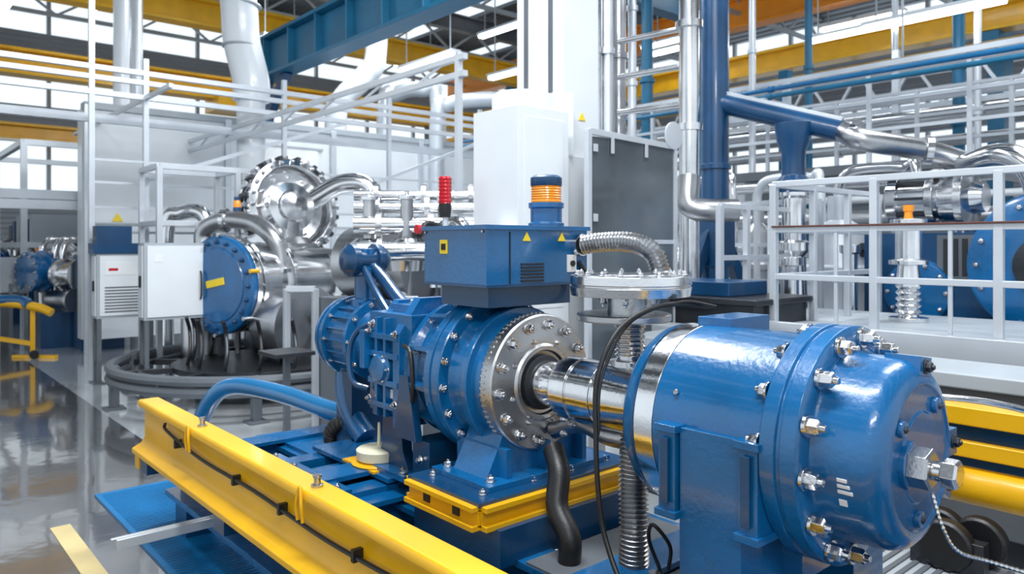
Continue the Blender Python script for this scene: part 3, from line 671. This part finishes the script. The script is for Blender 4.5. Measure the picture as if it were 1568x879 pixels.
for z in(4.1,4.9): w.bar((-14,14.5,z),(8,14.5,z),.09,.09,ALU)
for x in range(-14,8): w.bar((x,14.5,4.1),(x+.5,14.5,4.9),.05,.05,ALU);w.bar((x+.5,14.5,4.9),(x+1,14.5,4.1),.05,.05,ALU)
for x in(-14,-8,-2,4): w.box(x-.1,x+.1,14.4,14.6,0,5.2,TEAL)
w.done('lattice_truss_gallery')
w=B()
for i,(y,z,r,m) in enumerate(((9.0,2.35,.07,STL),(9.05,2.15,.04,WHT),(12.5,3.6,.12,STL),(12.5,3.9,.08,ALU),(8.8,1.9,.1,BRS),(8.6,3.45,.03,TEAL),(8.65,3.55,.03,HOS),(12.6,4.4,.05,WHT),(12.6,3.2,.09,BRS),(8.7,1.55,.05,ALU))):
    w.cyl((-16 if y>12 else -11.5,y,z),(6,y,z),r,m,16)
    for x in range(-15 if y>12 else -11,6,3): w.lathe((x,y,z),X,[(0,r*1.4),(.07,r*1.4)],m,16)
for x in range(-10,6,5):
    w.bar((x,9.1,0),(x,9.1,3.7),.08,.08,ALU);w.bar((x,12.5,0),(x,12.5,4.7),.1,.1,ALU);w.bar((x,8.5,3.4),(x,9.3,3.4),.06,.06,ALU);w.bar((x,8.6,1.8),(x,9.1,1.8),.06,.06,ALU)
w.done('horizontal_pipe_rack')
w=B()
y,z=10.2,3.95
for s in(-.15,.15): w.bar((-11,y+s,z),(8,y+s,z),.02,.07,ALU)
for k in range(60): w.bar((-11+k*.31,y-.15,z),(-11+k*.31,y+.15,z),.02,.02,ALU)
w.cyl((-11,y-.05,z+.04),(8,y-.05,z+.04),.03,BLK,8);w.cyl((-11,y+.05,z+.04),(8,y+.05,z+.04),.03,TEAL,8)
for x in range(-10,8,3): w.bar((x,y,z),(x,y,9),.02,.02,GRY)
w.done('cable_ladder_tray')
w=B()
for i,x in enumerate((-5.6,-4.7,-3.6,-2.5,-1.4,-.4)):
    y=7.6+.3*(i%2);r=(.28,.2,.33,.18,.28,.22)[i];m=(STL,BRS,ALU,BLUE2,STL,BRS)[i]
    w.lathe((x,y,0),Z,[(0,r*.8),(.3,r*.8),(.31,r*1.2),(.38,r*1.2),(.4,r),(1.3,r),(1.32,r*1.25),(1.38,r*1.25),(1.4,r),(1.75,r*.8),(1.85,r*.35),(2.1,r*.35)],m,32)
    w.tube([(x,y,1.9),(x,y,2.2),(x+.15,y,2.35),(x+.6,y+.05,2.35),(x+.75,y,2.2),(x+.75,y,.3)],.05,(STL,ALU)[i%2],14)
    w.lathe((x+.3,y-.1,1.55),-Y,[(0,.07),(.04,.07),(.05,.02),(.1,.02)],(GRY,BLUE,DST,BRS,BLUE,GRY)[i],20)
w.box(-6.2,.6,7.3,8.2,0,.1,MGR)
w.done('filter_vessel_skid',.003)
w=B();c=at(.645,6.0,0)
w.box(c.x-1.0,c.x+.9,c.y-.1,c.y+.6,0,1.70,BLUE2)
g0=Vector((c.x-.85,c.y+.1,1.99))
w.lathe(g0,X,[(0,.1),(.01,.2),(.04,.24),(.12,.24),(.13,.21),(.34,.21),(.36,.26),(.42,.26),(.44,.2),(.56,.2),(.58,.27),(.64,.27),(.66,.14),(.75,.12)],STL,40)
for i in range(20):
    a=i*PI/10;d=Vector((0,math.cos(a),math.sin(a)));w.bar(g0+X*.12+d*.22,g0+X*.36+d*.22,.025,.05,STL if i%2 else DST,up=d)
w.bolts(g0+X*.42,X,.23,14,.014,.02,CHR)
for k in range(7): w.box(c.x-.35+k*.07,c.x-.31+k*.07,c.y-.12,c.y-.09,1.35,1.65,DRK)
w.box(c.x-.4,c.x+.2,c.y-.11,c.y-.1,1.32,1.68,MGR)
h=Vector((c.x+.45,c.y-.45,1.45))
w.lathe(h,Y,[(0,.2),(.01,.5),(.03,.53),(.08,.53),(.09,.50),(.14,.50),(.15,.56),(.22,.56),(.24,.48),(.9,.46)],BLUE,64);w.bolts(h+Y*.02,-Y,.46,16,.02,.03,CHR)
w.lathe(h,-Y,[(0,.22),(.08,.2),(.1,.12),(.2,.1)],DST,32)
w.tube([h+Vector((-.1,.3,.5)),h+Vector((-.2,.3,.75)),h+Vector((-.4,.35,.85)),h+Vector((-.7,.5,.8))],.10,STL,20)
h=Vector((c.x-.55,c.y-.15,1.2));w.lathe(h,Y,[(0,.1),(.01,.26),(.05,.28),(.1,.28)],BLUE,48);w.bolts(h,-Y,.23,10,.014,.02,CHR)
w.done('large_blue_compressor',.01)
w=B()
for t,yy,zt,r in((.528,5.3,1.78,.085),(.37,6.0,1.5,.07),(.45,6.4,1.6,.06)):
    p=at(t,yy,1.06 if yy<5.5 else 0);h=zt-p.z
    w.lathe(p,Z,[(0,r*1.5),(.03,r*1.5),(.035,r*.8)]+[(.05+i*.022,r*(1.0 if i%2 else .75)) for i in range(10)]+[(h*.55,r*.8),(h*.56,r*1.5),(h*.6,r*1.5),(h*.61,r),(h*.95,r),(h*.96,r*1.4),(h,r*1.4)],STL,28)
w.done('vertical_bellows_column',.002)
w=B();p=at(.528,5.3,1.78);w.lathe(p,Z,[(0,.03),(.05,.025),(.06,.035),(.10,.035)],ORG,16);w.done('orange_valve_cap')
w=B();c=at(.31,5.3,0)
w.box(c.x-.9,c.x+.25,c.y-.3,c.y+.4,0,1.2,DST);w.box(c.x-.95,c.x+.3,c.y-.35,c.y+.45,1.2,1.24,DST);w.box(c.x-.6,c.x+.0,c.y-.2,c.y+.3,1.24,1.34,BLUE2)
w.box(c.x-1.0,c.x+.4,c.y-.55,c.y-.35,.75,1.05,GRY)
w.done('dark_equipment_bed',.008)
w=B()
w.box(-3.2,.2,3.75,4.2,.95,1.02,GRY);w.box(-3.2,.2,3.8,4.15,.3,.95,MGR);w.box(-3.1,.1,3.85,4.1,0,.3,DST)
w.done('grey_machine_bed',.01)
w=B()
w.box(-1.9,1.0,3.14,3.26,.92,.99,YEL);w.box(-1.9,1.0,3.18,3.22,.72,.92,BLUE2);w.box(-1.9,1.0,3.14,3.26,.80,.86,YEL);w.cyl((-1.9,3.18,.69),(1,3.18,.69),.07,YEL,28)
for x in(-1.6,-.1,.8): w.box(x-.05,x+.05,3.13,3.23,0,.8,MGR)
w.done('yellow_rear_beam',.006)
w=B()
w.tube([(-1.1,3.0,1.04),(-.8,2.95,1.05),(-.3,2.9,.98),(.3,2.9,.93)],.012,STL,10)
w.bar((-1.1,3.0,.44),(-1.1,3.0,1.04),.03,.03,MGR)
w.done('steel_handrail_tube')
w=B()
for x,y in((-1.06,3.02),(-.93,3.02),(-1.0,2.9)): w.lathe((x,y,.53),Y,[(0,.03),(.0,.08),(.01,.09),(.05,.09),(.06,.08)],BLK,32)
w.box(-1.6,.6,2.55,3.10,.38,.44,GRY)
for k in range(50): w.box(-1.58+k*.043,-1.56+k*.043,2.57,3.08,.44,.446,MGR)
w.box(-1.6,.6,2.55,2.59,.44,.47,YEL)
w.box(-1.12,-.88,2.92,2.98,.44,.56,DST)
for x in(-1.5,.5): w.box(x-.04,x+.04,2.6,3.05,0,.38,DST)
w.done('wheel_carriage',.004)
w=B();w.tube([(-.68,1.90,1.02),(-.66,1.91,.94),(-.64,1.95,.88),(-.6,2.05,.84),(-.45,2.15,.80),(-.2,2.2,.78)],.004,STL,8,8,rib=.001,ribn=60);w.done('braided_hose')
w=B()
for k,(z,d) in enumerate(((1.75,5.8),(1.9,6.1),(1.55,5.6),(2.02,6.4))):
    p=at(-.21,d,z);w.cyl(p,p+Vector((.7,.9,0)),.045 if k%2 else .07,STL,20)
    for s in(.15,.5,.85): w.lathe(p+Vector((.7,.9,0))*s,Vector((1.0,1.3,0)),[(0,.10),(.04,.10)],BRS,20)
for t,d in((-.19,5.9),(-.14,5.8),(-.09,6.0)): p=at(t,d,0);w.cyl(p,p+Z*1.95,.05,BRS,18);w.lathe(p+Z*1.4,Z,[(0,.14),(.2,.17),(.25,.1)],STL,24);w.lathe(p+Z*1.95,Z,[(0,.07),(.03,.07),(.04,.02),(.06,.02)],STL,20)
w.lathe(at(-.16,6.2,1.45),Vector((1,.3,0)),[(-.5,.15),(-.4,.3),(.3,.3),(.32,.36),(.4,.36),(.42,.2)],BRS,36)
w.tube([at(-.1,5.3,1.3),at(-.1,5.3,1.65),at(-.08,5.3,1.75),at(-.065,5.2,1.72),at(-.06,5.2,1.5)],.05,STL,16)
p=at(-.14,6.2,0);w.box(p.x-.8,p.x+.6,p.y-.4,p.y+.5,0,1.15,MGR)
w.done('stainless_pipe_cluster',.002)
w=B()
for t0,t1,d in((-.30,-.262,6.5),(-.155,-.125,5.2)):
    a_=at(t0,d,0);b_=at(t1,d,0);w.bar(a_,a_+Z*1.22,.05,.05,ALU);w.bar(b_,b_+Z*1.22,.05,.05,ALU);w.bar(a_+Z*1.22,b_+Z*1.22,.05,.05,ALU)
c=at(-.30,5.75,0);w.bar(c,c+Z*.76,.045,.045,MGR);w.box(c.x-.16,c.x+.16,c.y-.16,c.y+.16,.76,.79,DST);w.box(c.x-.1,c.x+.1,c.y-.1,c.y+.1,0,.02,MGR)
w.done('equipment_stand',.003)

# ================================================================= LIGHTING
wd=bpy.data.worlds.new('daylight');bpy.context.scene.world=wd;wd.use_nodes=True
bg=wd.node_tree.nodes['Background'];bg.inputs['Color'].default_value=(.84,.93,1,1);bg.inputs['Strength'].default_value=1.2
def area(name,loc,tgt,sx,sy,pw,col=(1,1,1)):
    l=bpy.data.lights.new(name,'AREA');l.shape='RECTANGLE';l.size=sx;l.size_y=sy;l.energy=pw;l.color=col
    o=bpy.data.objects.new(name,l);bpy.context.scene.collection.objects.link(o);o.location=loc
    o.rotation_euler=(Vector(tgt)-Vector(loc)).to_track_quat('-Z','Y').to_euler()
area('added_area_front',(-1.5,1.0,6.0),(-1.8,2,1),3.5,.4,350,(.95,.98,1))  # unseen area light added overhead for key highlights on the machine
area('added_area_mid',(-5.0,3.5,5.9),(-5.5,3.5,1),3,.8,300,(.95,.98,1))  # added area light above the frame, no fixture modelled
area('added_area_side',(2.2,-1.5,5),(-1.2,2,1),2.0,.5,120,(1,.98,.95))  # area light added behind the camera for highlights on the motor
area('added_area_rear',(-10,7,6.8),(-10,6,1),5,1.5,480,(.95,.98,1))  # unseen area light added over the rear of the hall
area('added_area_right',(-1,7,6.8),(-1.5,7,1),5,1.5,340,(.95,.98,1))  # added area light over the platform side, not a real fixture
cd=bpy.data.cameras.new('camera');co=bpy.data.objects.new('camera',cd);bpy.context.scene.collection.objects.link(co)
co.location=(0,0,EYE);co.rotation_euler=(PI/2,0,math.atan2(SA,CA))
cd.sensor_width=36;cd.lens=36*1150/1568;cd.shift_y=-64.5/1568;cd.clip_end=200
cd.dof.use_dof=True;cd.dof.focus_distance=2.4;cd.dof.aperture_fstop=4
bpy.context.scene.camera=co
bpy.context.scene.view_settings.view_transform='Standard'
bpy.context.scene.view_settings.exposure=0
